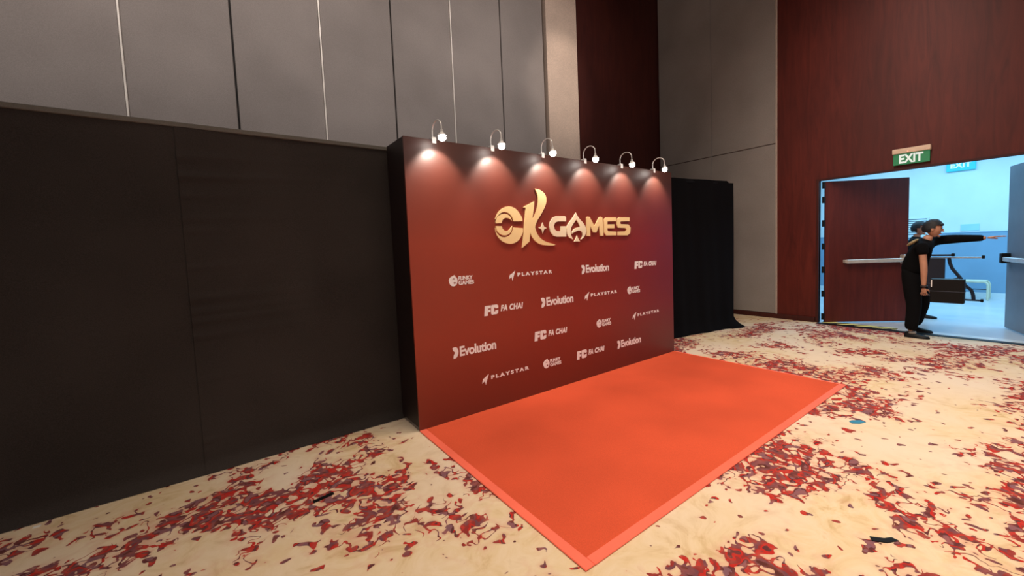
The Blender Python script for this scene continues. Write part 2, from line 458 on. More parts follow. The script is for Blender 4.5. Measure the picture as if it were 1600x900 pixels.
# ------------------------------------------------------------------ doors
def leaf(name, hinge, ang, L, H, m, barm, sgn, label):
    d = empty(name, (hinge[0], hinge[1], 0.012), ang); tag(d, kind='structure')
    d['label'] = label
    obj('leaf', box(0, L, -0.022, 0.022, 0, H, bevel=0.003), m, d)
    y = sgn * 0.022
    # push bar on the room face
    bm = box(0.30, L - 0.10, y + sgn * 0.05, y + sgn * 0.09, 1.02, 1.085, bevel=0.008)
    pb = obj('push_bar', bm, barm, d)
    bm = BM()
    add_box(bm, L - 0.13, L - 0.05, y, y + sgn * 0.10, 0.99, 1.14, bevel=0.008)
    add_box(bm, 0.28, 0.34, y, y + sgn * 0.07, 1.025, 1.08, bevel=0.006)
    obj('latch_case', bm, barm if barm == 'bar' else 'black_plastic', pb)
    for z in (0.10, 0.50, 0.92, 1.32, 1.72, 2.12, H - 0.06):
        obj('hinge', tube([(-0.030, sgn * 0.02, z - 0.055), (-0.030, sgn * 0.02, z + 0.055)], 0.026, 8), 'black_plastic', d)
    return d
a = math.radians(45)
leaf('door_1', (8.33, 2.575), math.atan2(-math.cos(a), math.sin(a)), 1.30, 2.43, 'wood', 'bar', -1, 'mahogany door leaf with pale push bar, swung into corridor')
v = Vector((9.5 - 8.33, 0.53 - 0.05))
leaf('door_2', (8.33, 0.05), math.atan2(v.y, v.x), v.length, 2.44, 'grey_door', 'bar_cool', 1, 'grey blue open door leaf at right edge with pale push bar')

# ------------------------------------------------------------------ left drape wall
YC, HC = 3.713, 2.438
def cloth_grid(x0, x1, nx, nz, seed, z1):
    rnd = random.Random(seed); bm = BM(); rows = []
    wr_ = [(rnd.uniform(0.15, 2.3), rnd.uniform(0.008, 0.022), rnd.uniform(0.002, 0.006) * (2.0 if seed == 2 else 1), rnd.uniform(0.15, 0.5)) for _ in range(16)]
    for j in range(nz + 1):
        z = 0.004 + (z1 - 0.004) * j / nz; row = []
        for i in range(nx + 1):
            s = i / nx; x = x0 + (x1 - x0) * s
            y = YC + 0.004 * math.sin(3.3 * x + 2.2 * z) + 0.003 * math.sin(7 * x - 3 * z) - (0.005 if seed == 2 else 0)
            for (wz, ww, wa, wl) in wr_:                      # short wrinkles pulled from the seam
                e = math.exp(-((z - wz - 0.05 * s) / ww) ** 2) * math.exp(-(s * (x1 - x0) / wl))
                y -= wa * e
            if z < 0.10: y -= 0.05 * (1 - z / 0.10) ** 2
            row.append(bm.verts.new((x, y, z)))
        rows.append(row)
    for r0, r1 in zip(rows, rows[1:]):
        for i in range(nx): bm.faces.new((r0[i], r0[i + 1], r1[i + 1], r1[i]))
    return bm
dw = empty('drape_wall', (-1.2, YC, 0))
tag(dw, 'long black cloth drape wall along the left, from floor to grey panels', 'drape')
def child(o, par):
    o.parent = par; o.location = Vector(o.location) - par.location; return o
for (x0, x1, s) in ((-4.6, -0.15, 1), (-0.16, 1.30, 2)):
    child(obj('cloth_panel', cloth_grid(x0, x1, 48, 120, s, HC - 0.03), 'black_cloth', None, smooth=True), dw)
child(obj('top_hem', box(-4.6, 1.30, YC - 0.014, YC + 0.02, HC - 0.032, HC, bevel=0.004), 'hem'), dw)
bm = BM()
for x in (-4.5, -2.9, -1.4, -0.15, 1.2):
    add_box(bm, x - 0.02, x + 0.02, YC + 0.024, YC + 0.06, 0.0, HC - 0.02)
child(obj('frame', bm, 'black_plastic'), dw)

# ------------------------------------------------------------------ right drape
rd = empty('black_drape', (6.3, 3.66, 0)); tag(rd, 'short black drape screen standing right of the maroon backdrop', 'drape')
def right_drape():
    bm = BM(); path = []
    A = Vector((4.93, 3.90)); B_ = Vector((6.99, 3.51)); C_ = Vector((7.15, 3.86))
    n1, n2 = 60, 14
    for i in range(n1 + 1): path.append(A.lerp(B_, i / n1))
    for i in range(1, n2 + 1): path.append(B_.lerp(C_, i / n2))
    H = 2.50; nz = 40; rows = []
    for j in range(nz + 1):
        z = 0.004 + (H - 0.004) * j / nz; row = []
        for i, p in enumerate(path):
            t = path[min(i + 1, len(path) - 1)] - path[max(i - 1, 0)]; nrm = Vector((t.y, -t.x)).normalized()
            s = i / len(path)
            off = 0.012 * math.sin(26 * s) + 0.007 * math.sin(61 * s + 1.5 * z) * (1 - 0.4 * z / H)
            fl = max(0.0, 1 - z / 0.22)
            off += fl ** 2 * (0.05 + 0.10 * math.exp(-((i - n1) / 6.0) ** 2))
            q = p + nrm * off
            dz = 0.0
            if z > H - 0.10 and i > n1 - 4 and i < n1 + 4: dz = -0.035 * (z - H + 0.10) / 0.10
            ex = 0.0
            if i <= n1: ex = fl ** 2 * 0.10 * max(0, (i - n1 + 12) / 12)
            row.append(bm.verts.new((q.x + ex, q.y, z + dz)))
        rows.append(row)
    for r0, r1 in zip(rows, rows[1:]):
        for i in range(len(path) - 1): bm.faces.new((r0[i], r0[i + 1], r1[i + 1], r1[i]))
    top = rows[-1]
    bm.faces.new(top)
    bmesh.ops.triangulate(bm, faces=[f for f in bm.faces if len(f.verts) > 4])
    return bm
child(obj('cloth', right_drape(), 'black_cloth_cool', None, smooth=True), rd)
child(obj('top_rail', tube([(4.95, 3.91, 2.46), (6.95, 3.55, 2.46)], 0.02), 'black_plastic'), rd)

# ------------------------------------------------------------------ backdrop
X0, X1, Y0, H = 1.247, 4.901, 3.291, 2.44
bd = empty('backdrop', ((X0 + X1) / 2, Y0 + 0.2, 0)); tag(bd, 'maroon photo backdrop with gold lettering and white sponsor marks', 'backdrop')
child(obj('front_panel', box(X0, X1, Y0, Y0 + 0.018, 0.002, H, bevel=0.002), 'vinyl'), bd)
child(obj('side_panel', box(X0 + 0.001, X0 + 0.019, Y0 + 0.018, YC - 0.025, 0.03, H - 0.004), 'vinyl_side'), bd)
child(obj('side_panel', box(X1 - 0.019, X1 - 0.001, Y0 + 0.018, YC - 0.025, 0.03, H - 0.004), 'vinyl_side'), bd)
child(obj('top_panel', box(X0 + 0.02, X1 - 0.02, Y0 + 0.018, YC - 0.025, H - 0.024, H - 0.006), 'vinyl_side'), bd)
bm = BM()
for x in (X0 + 0.06, (X0 + X1) / 2, X1 - 0.06):
    add_box(bm, x - 0.02, x + 0.02, YC - 0.10, YC - 0.06, 0, H - 0.03)
    add_box(bm, x - 0.02, x + 0.02, Y0 + 0.02, Y0 + 0.06, 0, H - 0.03)
child(obj('frame', bm, 'black_plastic'), bd)

LOGO = {
 'O1': [(2.078, 1.784), (2.116, 1.847), (2.172, 1.889), (2.241, 1.907), (2.31, 1.888), (2.359, 1.843), (2.388, 1.797), (2.39, 1.767), (2.285, 1.764), (2.264, 1.814), (2.214, 1.848), (2.159, 1.848), (2.11, 1.818)],
 'O2': [(2.084, 1.744), (2.083, 1.762), (2.103, 1.804), (2.153, 1.831), (2.202, 1.834), (2.245, 1.812), (2.266, 1.771), (2.238, 1.789), (2.2, 1.797), (2.163, 1.781), (2.146, 1.746)],
 'O3': [(2.08, 1.719), (2.145, 1.719), (2.159, 1.69), (2.194, 1.672), (2.233, 1.686), (2.266, 1.72), (2.259, 1.686), (2.235, 1.652), (2.186, 1.631), (2.132, 1.641), (2.093, 1.673)],
 'O4': [(2.074, 1.704), (2.087, 1.658), (2.131, 1.621), (2.185, 1.615), (2.241, 1.635), (2.268, 1.672), (2.282, 1.706), (2.393, 1.699), (2.386, 1.652), (2.341, 1.588), (2.282, 1.556), (2.223, 1.551), (2.15, 1.573), (2.099, 1.619), (2.078, 1.666)],
 'K': [(2.41, 1.901), (2.433, 1.917), (2.475, 1.934), (2.545, 1.966), (2.54, 1.919), (2.513, 1.787), (2.541, 1.819), (2.575, 1.891), (2.592, 1.968), (2.588, 2.035), (2.56, 2.093), (2.621, 2.083), (2.676, 2.054), (2.701, 2.011), (2.699, 1.958), (2.675, 1.908), (2.628, 1.839), (2.576, 1.776), (2.546, 1.718), (2.549, 1.689), (2.569, 1.641), (2.616, 1.592), (2.69, 1.557), (2.806, 1.529), (2.779, 1.52), (2.701, 1.522), (2.613, 1.534), (2.541, 1.569), (2.501, 1.613), (2.479, 1.656), (2.466, 1.566), (2.374, 1.506), (2.387, 1.577), (2.411, 1.727), (2.433, 1.864), (2.438, 1.899)],
 'star': [(2.645, 1.757), (2.657, 1.718), (2.693, 1.701), (2.656, 1.684), (2.641, 1.645), (2.629, 1.684), (2.591, 1.704), (2.629, 1.718)],
 'G': [(2.962, 1.77), (2.85, 1.769), (2.81, 1.757), (2.791, 1.724), (2.8, 1.687), (2.832, 1.667), (2.885, 1.666), (2.888, 1.719), (2.965, 1.719), (2.96, 1.609), (2.836, 1.609), (2.784, 1.619), (2.744, 1.659), (2.731, 1.709), (2.741, 1.758), (2.779, 1.806), (2.832, 1.824), (2.947, 1.827), (2.964, 1.815)],
 'A': [(3.111, 1.866), (3.149, 1.813), (3.22, 1.751), (3.259, 1.693), (3.252, 1.64), (3.216, 1.595), (3.175, 1.575), (3.199, 1.604), (3.203, 1.637), (3.179, 1.667), (3.136, 1.672), (3.085, 1.657), (3.046, 1.64), (3.055, 1.668), (3.094, 1.696), (3.171, 1.712), (3.147, 1.751), (3.113, 1.792), (3.068, 1.745), (3.033, 1.699), (3.026, 1.647), (3.038, 1.609), (3.06, 1.576), (3.009, 1.596), (2.979, 1.629), (2.972, 1.688), (2.991, 1.739), (3.056, 1.801)],
 'foot': [(3.117, 1.62), (3.135, 1.584), (3.16, 1.554), (3.074, 1.555), (3.099, 1.584)],
 'M': [(3.266, 1.611), (3.27, 1.813), (3.289, 1.825), (3.32, 1.823), (3.395, 1.72), (3.473, 1.82), (3.497, 1.827), (3.526, 1.819), (3.537, 1.61), (3.482, 1.611), (3.468, 1.731), (3.42, 1.649), (3.369, 1.65), (3.323, 1.725), (3.321, 1.61)],
 'E': [(3.763, 1.825), (3.593, 1.822), (3.554, 1.802), (3.553, 1.643), (3.582, 1.612), (3.755, 1.613), (3.756, 1.658), (3.616, 1.661), (3.604, 1.676), (3.605, 1.698), (3.724, 1.698), (3.726, 1.743), (3.607, 1.742), (3.608, 1.775), (3.761, 1.779)],
 'S': [(4.003, 1.829), (3.819, 1.826), (3.777, 1.805), (3.769, 1.743), (3.792, 1.703), (3.927, 1.7), (3.945, 1.68), (3.926, 1.659), (3.787, 1.658), (3.782, 1.612), (3.96, 1.61), (4.009, 1.639), (4.019, 1.703), (3.982, 1.742), (3.838, 1.746), (3.83, 1.764), (3.839, 1.777), (4.002, 1.781)],
}
PL = dict(origin=(0, Y0, 0), ux=(1, 0, 0), uz=(0, 0, 1), nrm=(0, -1, 0))
def off(pts, par): return pts
lg = empty('gold_title'); lg.parent = bd; lg.location = -Vector(bd.location)
for key, pts in LOGO.items():
    o2 = smooth_outline(pts, 5, 48) if key[0] in 'OKA' or key == 'foot' else pts
    bm = poly_prism(BM(), o2, depth=0.012, **PL)
    obj('letter' if key not in ('star', 'foot') else 'ornament', bm, 'cream' if key in ('G', 'A', 'star', 'foot') else 'gold', lg)

def put(kind, x, z):
    s = empty('sponsor_mark'); s.parent = bd; s.location = -Vector(bd.location)
    D = 0.0015
    def P(pts, m='white_print', d=D, name='emblem'):
        return obj(name, poly_prism(BM(), [(x + a_, z + b_) for a_, b_ in pts], depth=d, **PL), m, s)
    def T(body, x0, x1, z0, z1, m='white_print', d=D, **k):
        return lettering('lettering', body, m, s, x0=x + x0, x1=x + x1, z0=z + z0, z1=z + z1, depth=d, **PL, **k)
    if kind == 'plane':
        q = [(995, 18), (938, 50), (905, 63), (890, 108), (932, 88), (944, 132), (964, 85), (985, 42)]
        P([((a_ - 890) / 105 * 0.075, (75 - b_) / 114 * 0.098) for a_, b_ in q])
        T('PLAYSTAR', 0.10, 0.545, -0.010, 0.027, bold=0.05, spacing=1.45)
    elif kind == 'leaf':
        P(smooth_outline([(0, 0.048), (0.030, 0.052), (0.050, 0.036), (0.056, 0.008), (0.050, -0.024), (0.032, -0.045), (0.005, -0.050), (0.008, -0.022), (0.024, 0.004), (0.006, 0.024)], 4, 60))
        T('Evolution', 0.070, 0.450, -0.040, 0.050, bold=0.032, spacing=0.95)
    elif kind == 'block':
        P([(0, -0.048), (0.010, 0.046), (0.074, 0.046), (0.072, 0.020), (0.045, 0.020), (0.044, 0.008), (0.070, 0.008), (0.068, -0.015), (0.042, -0.015), (0.040, -0.048)])
        P([(0.083, 0.048), (0.142, 0.048), (0.157, 0.036), (0.156, 0.012), (0.124, 0.012), (0.122, 0.021), (0.110, 0.021), (0.108, -0.016), (0.121, -0.016), (0.122, -0.006), (0.155, -0.004), (0.152, -0.032), (0.138, -0.044), (0.084, -0.044), (0.075, -0.034), (0.078, 0.036)])
        T('FA CHAI', 0.182, 0.446, -0.024, 0.036, bold=0.05, shear=0.22, spacing=1.12)
    else:
        P(smooth_outline([(0.0, 0.002), (0.012, 0.030), (0.038, 0.044), (0.060, 0.052), (0.062, 0.040), (0.078, 0.024), (0.084, -0.004), (0.072, -0.034), (0.046, -0.047), (0.016, -0.036)], 4, 60))
        P(smooth_outline([(0.030, 0.012), (0.048, 0.024), (0.062, 0.010), (0.052, 0.015), (0.040, 0.014)], 3, 60), 'red_print', D + 0.0008, 'inlay')
        P(smooth_outline([(0.042, -0.016), (0.056, -0.010), (0.066, -0.018), (0.054, -0.028)], 3, 80), 'red_print', D + 0.0008, 'inlay')
        T('FUNKY', 0.092, 0.236, 0.001, 0.038, bold=0.04, shear=0.08)
        T('GAMES', 0.092, 0.246, -0.040, -0.003, bold=0.04)
ZR = (1.240, 0.936, 0.603, 0.294)
for kind, x, r in (('swirl', 1.581, 0), ('plane', 2.211, 0), ('leaf', 3.176, 0), ('block', 4.088, 0),
                   ('block', 1.918, 1), ('leaf', 2.592, 1), ('plane', 3.212, 1), ('swirl', 3.942, 1),
                   ('leaf', 1.582, 2), ('block', 2.490, 2), ('swirl', 3.391, 2), ('plane', 4.030, 2),
                   ('plane', 1.862, 3), ('swirl', 2.590, 3), ('block', 3.065, 3), ('leaf', 3.735, 3)):
    put(kind, x, ZR[r])

# ------------------------------------------------------------------ clip-on arm lamps
def arm_lamp(x, label):
    t = empty('arm_lamp', (x, Y0 + 0.02, H)); tag(t, label, 'lamp', 'arm lamps clipped to the backdrop top')
    bm = box(-0.018, 0.018, -0.030, 0.030, 0.001, 0.022, bevel=0.004)
    add_box(bm, -0.018, 0.018, -0.030, -0.0215, -0.032, 0.006, bevel=0.002)
    obj('clamp', bm, 'steel', t)
    pts = [(0, 0, 0.02)]
    for k in range(15):
        a_ = PI * k / 14
        pts.append((0, -0.088 + 0.088 * math.cos(a_), 0.072 + 0.070 * math.sin(a_)))
    pts.append((0, -0.178, 0.040))
    obj('arm', tube(pts, 0.0055, 8), 'steel', t, smooth=True)
    obj('socket', tube([(0, -0.177, 0.048), (0, -0.178, 0.022)], [0.010, 0.013], 12), 'steel', t, smooth=True)
    hd = obj('lamp_head', tube([(0, -0.178, 0.024), (0, -0.179, 0.006), (0, -0.180, -0.004)], [0.014, 0.030, 0.034], 18), 'lamp_shell', t, smooth=True)
    obj('bulb', add_ball(BM(), (0, -0.180, -0.020), 0.031, 1, 1, 0.9), 'bulb', hd, smooth=True)
    d = bpy.data.lights.new('lamp_light', 'SPOT'); d.energy = LAMP_POWER; d.color = LAMP_COLOR
    d.spot_size = math.radians(100); d.spot_blend = 0.55; d.shadow_soft_size = 0.02
    o = bpy.data.objects.new('lamp_light', d); col.objects.link(o); o.parent = hd
    o.location = (0, -0.185, -0.060)
    o.rotation_euler = Vector((0, 0.60, -0.80)).to_track_quat('-Z', 'Y').to_euler()
    return t
for x, lab in ((1.511, 'lit arm lamp nearest the left end of the maroon backdrop'),
               (2.085, 'lit arm lamp second from backdrop left end, below pale panel joint'),
               (2.685, 'lit arm lamp in front of the beige column, third from left'),
               (3.283, 'lit arm lamp right of beige column, fourth from left'),
               (3.890, 'lit arm lamp before dark wood bay, second from right end'),
               (4.524, 'lit arm lamp nearest the right end of the maroon backdrop')):
    arm_lamp(x, lab)

# ------------------------------------------------------------------ red carpet
CY0, CY1 = 1.321, 3.2895
rc = empty('red_carpet', ((X0 + X1) / 2, (CY0 + CY1) / 2, 0)); tag(rc, 'orange red carpet with coral taped edges before the maroon backdrop', 'carpet')
def slab(x0, x1, y0, y1, z0, z1, n=40):
    bm = BM(); g = [[bm.verts.new((x0 + (x1 - x0) * i / n, y0 + (y1 - y0) * j / n, z1 + 0.0012 * math.sin(7.1 * i / n + 3 * j / n) * math.sin(9 * j / n))) for i in range(n + 1)] for j in range(n + 1)]
    for j in range(n):
        for i in range(n): bm.faces.new((g[j][i], g[j][i + 1], g[j + 1][i + 1], g[j + 1][i]))
    b = [bm.verts.new((x, y, z0)) for x, y in ((x0, y0), (x1, y0), (x1, y1), (x0, y1))]
    for (p, q, edge) in ((b[0], b[1], g[0]), (b[1], b[2], [r[-1] for r in g]), (b[2], b[3], list(reversed(g[-1]))), (b[3], b[0], list(reversed([r[0] for r in g])))):
        bm.faces.new([p, q] + list(reversed(edge)))
    return bm
child(obj('pile', slab(X0 + 0.012, X1 - 0.012, CY0 + 0.012, CY1, 0.0005, 0.008), 'red_carpet'), rc)
def tape(x0, x1, y0, y1): return box(x0, x1, y0, y1, 0.0006, 0.0105, bevel=0.003)
child(obj('edge_tape', tape(X0 - 0.002, X0 + 0.056, CY0, CY1), 'coral_tape'), rc)
child(obj('edge_tape', tape(X0 + 0.056, X1 + 0.004, CY0 - 0.002, CY0 + 0.058), 'coral_tape'), rc)
child(obj('edge_tape', tape(X1 - 0.016, X1 + 0.004, CY0 + 0.058, CY1), 'coral_tape'), rc)

# ------------------------------------------------------------------ exit signs
es = empty('exit_sign', (XR, 1.455, 2.54)); tag(es, 'green lit exit sign with ivory housing above the open doorway', 'sign')
obj('housing', box(-0.085, -0.0, -0.215, 0.215, 0.165, 0.238, bevel=0.010, seg=2), 'exit_housing', es)
obj('panel', box(-0.056, -0.036, -0.205, 0.205, 0.0, 0.168, bevel=0.003), 'exit_green', es)
lettering('lettering', 'EXIT', 'exit_white', es, (-0.056, 0, 0), (0, -1, 0), (0, 0, 1), (-1, 0, 0), -0.135, 0.135, 0.020, 0.150, 0.004, bold=0.035)
obj('indicator', add_ball(BM(), (-0.086, 0.035, 0.185), 0.007, u=10, v=6), 'led', es)
e2 = empty('exit_sign', (CX - 0.01, 1.54, 2.90)); tag(e2, 'small teal lit exit sign high on the corridor wall', 'sign')
obj('panel', box(-0.05, 0.0, -0.24, 0.24, 0.0, 0.21, bevel=0.01), 'sign_teal', e2)
lettering('lettering', 'EXIT', 'exit_white', e2, (-0.05, 0, 0), (0, -1, 0), (0, 0, 1), (-1, 0, 0), -0.17, 0.17, 0.07, 0.19, 0.004, bold=0.03)

# ------------------------------------------------------------------ corridor things
vg = empty('vent_grille', (CX - 0.001, 2.32, 1.40)); tag(vg, 'pale louvred vent grille on corridor wall behind the people', 'vent')
bm = BM()
add_box(bm, -0.05, 0, -0.26, 0.26, 0.0, 0.03); add_box(bm, -0.05, 0, -0.26, 0.26, 0.45, 0.48)
add_box(bm, -0.05, 0, -0.26, -0.23, 0.03, 0.45); add_box(bm, -0.05, 0, 0.23, 0.26, 0.03, 0.45)
obj('frame', bm, 'corr_wall', vg)
for k in range(9):
    o = obj('slat', box(-0.03, 0.01, -0.23, 0.23, -0.004, 0.004), 'corr_wall', vg, loc=(-0.022, 0, 0.055 + k * 0.046)); o.rotation_euler = (0, math.radians(-38), 0)
nb = obj('wall_notice', box(-0.012, 0, -0.15, 0.15, -0.075, 0.075, bevel=0.002), 'notice', loc=(CX - 0.001, 1.37, 1.59))
tag(nb, 'pale teal notice plate on corridor wall above the dado', 'notice')

st = empty('metal_stool', (13.2, 1.22, -0.005)); tag(st, 'low cream metal stool standing by the far corridor wall', 'stool')
def frame_u(x): return tube([(x, -0.21, 0.012), (x, -0.21, 0.34), (x, -0.19, 0.38), (x, -0.15, 0.40), (x, 0.15, 0.40), (x, 0.19, 0.38), (x, 0.21, 0.34), (x, 0.21, 0.012)], 0.022, 8)
obj('leg_frame', frame_u(-0.16), 'cream_paint', st, smooth=True); obj('leg_frame', frame_u(0.16), 'cream_paint', st, smooth=True)
obj('seat', box(-0.18, 0.18, -0.19, 0.19, 0.395, 0.425, bevel=0.008), 'cream_paint', st)
obj('crossbar', tube([(-0.16, -0.21, 0.24), (-0.16, 0.21, 0.24)], 0.010, 8), 'black_metal', st)

# folding table carried through the doorway
ft = empty('folding_table', (9.3, 1.15, 0.40)); tag(ft, 'black folding table carried in the doorway with bent legs and capped bars', 'table')
def ftc(name, bm, m, par=None, smooth=False):
    o = obj(name, bm, m, par or ft, smooth=smooth)
    if par is None: o.location = -Vector(ft.location)
    return o
def bent_leg(x):
    return tube([(x, 1.16, 1.085), (x, 1.150, 1.00), (x, 1.12, 0.91), (x, 1.03, 0.77), (x, 0.964, 0.64), (x, 0.90, 0.575), (x, 0.880, 0.50), (x, 0.872, 0.42)], 0.024, 8)
ftc('tabletop', box(9.28, 9.31, 1.195, 1.44, 0.45, 1.085, bevel=0.006), 'black_metal')
ftc('leg', bent_leg(9.36), 'black_metal', smooth=True)
b1 = ftc('top_bar', box(9.26, 9.29, 1.10, 1.60, 1.118, 1.148, bevel=0.005), 'black_metal')
obj('end_cap', box(9.255, 9.295, 1.085, 1.125, 1.113, 1.160, bevel=0.006), 'black_plastic', b1)
b2 = ftc('top_bar', box(9.345, 9.375, 0.79, 1.40, 1.078, 1.103, bevel=0.005), 'bar_cool')
obj('end_cap', box(9.34, 9.38, 0.765, 0.800, 1.073, 1.122, bevel=0.006), 'black_plastic', b2)
b3 = ftc('foot_bar', box(9.345, 9.375, 0.79, 1.25, 0.402, 0.430, bevel=0.005), 'black_metal')
obj('end_cap', box(9.34, 9.38, 0.765, 0.800, 0.392, 0.440, bevel=0.006), 'black_plastic', b3)
ftc('brace', tube([(9.30, 1.20, 0.70), (9.36, 1.03, 0.77)], 0.012, 8), 'black_metal')

# ------------------------------------------------------------------ people
def hand_bm(origin, dirv, palm_n, thumb_side, curl, scale=1.0, spread=0.16):
    """palm and five separate fingers; dirv points to the finger tips, palm_n out of the palm"""
    d = Vector(dirv).normalized(); n = Vector(palm_n); n = (n - d * n.dot(d)).normalized(); s = d.cross(n) * thumb_side
    O = Vector(origin); ms = []
    P = lambda a_, b_, c_=0: O + (d * a_ + s * b_ + n * c_) * scale
    pv = [P(0, 0), P(0.04, 0), P(0.085, 0.0)]
    ms.append(skin_mesh(pv, [(0, 1), (1, 2)], [(0.024 * scale, 0.018 * scale), (0.038 * scale, 0.015 * scale), (0.036 * scale, 0.013 * scale)], 2))
    for (b_, L, sp) in ((0.030, 0.072, 1), (0.010, 0.082, 0.3), (-0.010, 0.076, -0.3), (-0.029, 0.058, -1)):
        pts = [P(0.070, b_ * 0.9), P(0.092, b_)]; ang = 0.0; cur = (0.092, b_, 0.0)
        for k, f in enumerate((0.45, 0.30, 0.25)):
            ang += curl * (0.8 if k == 0 else 1.0)
            cur = (cur[0] + L * f * math.cos(ang), cur[1] + L * f * spread * sp, cur[2] + L * f * math.sin(ang))
            pts.append(P(*cur))
        ms.append(skin_mesh(pts, [(i, i + 1) for i in range(len(pts) - 1)], [0.0095 * scale, 0.0095 * scale, 0.009 * scale, 0.008 * scale, 0.0065 * scale], 1))
    tp = [P(0.020, 0.020, 0.004), P(0.045, 0.046, 0.012), P(0.070, 0.060, 0.020 + 0.012 * curl), P(0.092, 0.064, 0.026 + 0.02 * curl)]
    ms.append(skin_mesh(tp, [(0, 1), (1, 2), (2, 3)], [0.013 * scale, 0.012 * scale, 0.010 * scale, 0.008 * scale], 1))
    return ms

def head_bm(c, face, upv, s=1.0):
    """head grown from a sphere: cranium, jaw, brow, nose, lips, ears; face = where it looks"""
    f = Vector(face).normalized(); u = Vector(upv); u = (u - f * u.dot(f)).normalized(); r = f.cross(u)
    bm = BM(); q = bmesh.ops.create_uvsphere(bm, u_segments=28, v_segments=20, radius=1.0)
    for v_ in q['verts']:
        x, y, z = v_.co                       # x side, y front, z up
        X, Y, Z = x * 0.074, y * 0.094, z * 0.118
        if z < 0:                             # jaw narrows to the chin
            t = -z; X *= 1 - 0.36 * t * t; Y *= 1 - 0.18 * t
            Y += 0.018 * t if y > 0 else 0.030 * t * (1 if y < 0 else 0)
        if y > 0.55 and -0.75 < z < 0.6: Y *= 0.97   # flatten the face
        if y > 0.8 and abs(x) < 0.42 and 0.0 < z < 0.22: Y -= 0.006
        v_.co = (X, Y, Z)
    def ball(cx_, cy_, cz_, rx, ry, rz):
        qq = bmesh.ops.create_uvsphere(bm, u_segments=12, v_segments=8, radius=1.0)
        for v_ in qq['verts']: v_.co = (cx_ + v_.co.x * rx, cy_ + v_.co.y * ry, cz_ + v_.co.z * rz)
    ball(0, 0.090, -0.012, 0.011, 0.018, 0.024)      # nose bridge
    ball(0, 0.102, -0.026, 0.014, 0.014, 0.011)      # nose tip
    ball(0, 0.083, 0.026, 0.044, 0.012, 0.009)       # brow
    ball(0, 0.086, -0.058, 0.023, 0.009, 0.0055)     # lips
    ball(0, 0.083, -0.066, 0.019, 0.009, 0.0055)
    ball(0, 0.072, -0.098, 0.026, 0.018, 0.014)      # chin
    for sx in (-1, 1): ball(sx * 0.074, -0.004, -0.006, 0.010, 0.020, 0.032)   # ears
    mt = Matrix(((r.x, f.x, u.x, c[0]), (r.y, f.y, u.y, c[1]), (r.z, f.z, u.z, c[2]), (0, 0, 0, 1))) @ Matrix.Diagonal((s, s, s, 1))
    bmesh.ops.transform(bm, matrix=mt, verts=bm.verts)
    hair = BM(); qh = bmesh.ops.create_uvsphere(hair, u_segments=28, v_segments=18, radius=1.0)
    rnd = random.Random(3)
    dele = []
    for v_ in qh['verts']:
        x, y, z = v_.co
        lim = 0.30 if y > 0.35 else (-0.05 if y > -0.1 else -0.55)
        k = 1 + rnd.uniform(-0.02, 0.03)
        v_.co = (x * 0.086 * k, y * (0.104 if y > 0 else 0.122) * k, z * 0.128 * k + 0.004)
        if z < lim: dele.append(v_)
    bmesh.ops.delete(hair, geom=dele, context='VERTS')
    bmesh.ops.solidify(hair, geom=list(hair.faces), thickness=0.012)
    for sx in (-1, 0, 1):                          # fringe over the brow
        qq = bmesh.ops.create_uvsphere(hair, u_segments=12, v_segments=8, radius=1.0)
        for v_ in qq['verts']: v_.co = (sx * 0.034 + v_.co.x * 0.036, 0.080 - 0.012 * abs(sx) + v_.co.y * 0.020, 0.060 + v_.co.z * 0.022)
    bmesh.ops.transform(hair, matrix=mt, verts=hair.verts)
    eyes = [add_ball(BM(), mt @ Vector((sx * 0.030, 0.083, 0.006)), 0.010 * s, u=10, v=8) for sx in (-1, 1)]
    return bm, hair, eyes
def shoe_bm(heel, toe, w=0.045, h=0.085):
    a_, b_ = Vector(heel), Vector(toe); d = (b_ - a_); L = d.length; d.normalize()
    s = Vector((0, 0, 1)).cross(d).normalized(); u = d.cross(s)
    bm = BM(); n = 14; rings = []
    prof = [(0.0, 0.70, 0.75), (0.06, 0.85, 0.95), (0.25, 0.85, 1.0), (0.42, 0.85, 0.78), (0.60, 1.0, 0.60), (0.80, 1.0, 0.48), (0.94, 0.75, 0.38), (1.0, 0.35, 0.22)]
    for t, ww, hh in prof:
        c = a_ + d * L * t; ring = []
        for k in range(n):
            an = 2 * PI * k / n; zz = max(0.0, math.sin(an)) * h * hh
            if math.sin(an) < 0: zz = 0.0
            ring.append(bm.verts.new(c + s * math.cos(an) * w * ww + u * (zz + 0.002 * (1 + math.sin(an)))))
        rings.append(ring)
    for r0, r1 in zip(rings, rings[1:]):
        for k in range(n): bm.faces.new((r0[k], r0[(k + 1) % n], r1[(k + 1) % n], r1[k]))
    bm.faces.new(list(reversed(rings[0]))); bm.faces.new(rings[-1])
    bmesh.ops.recalc_face_normals(bm, faces=bm.faces)
    return bm
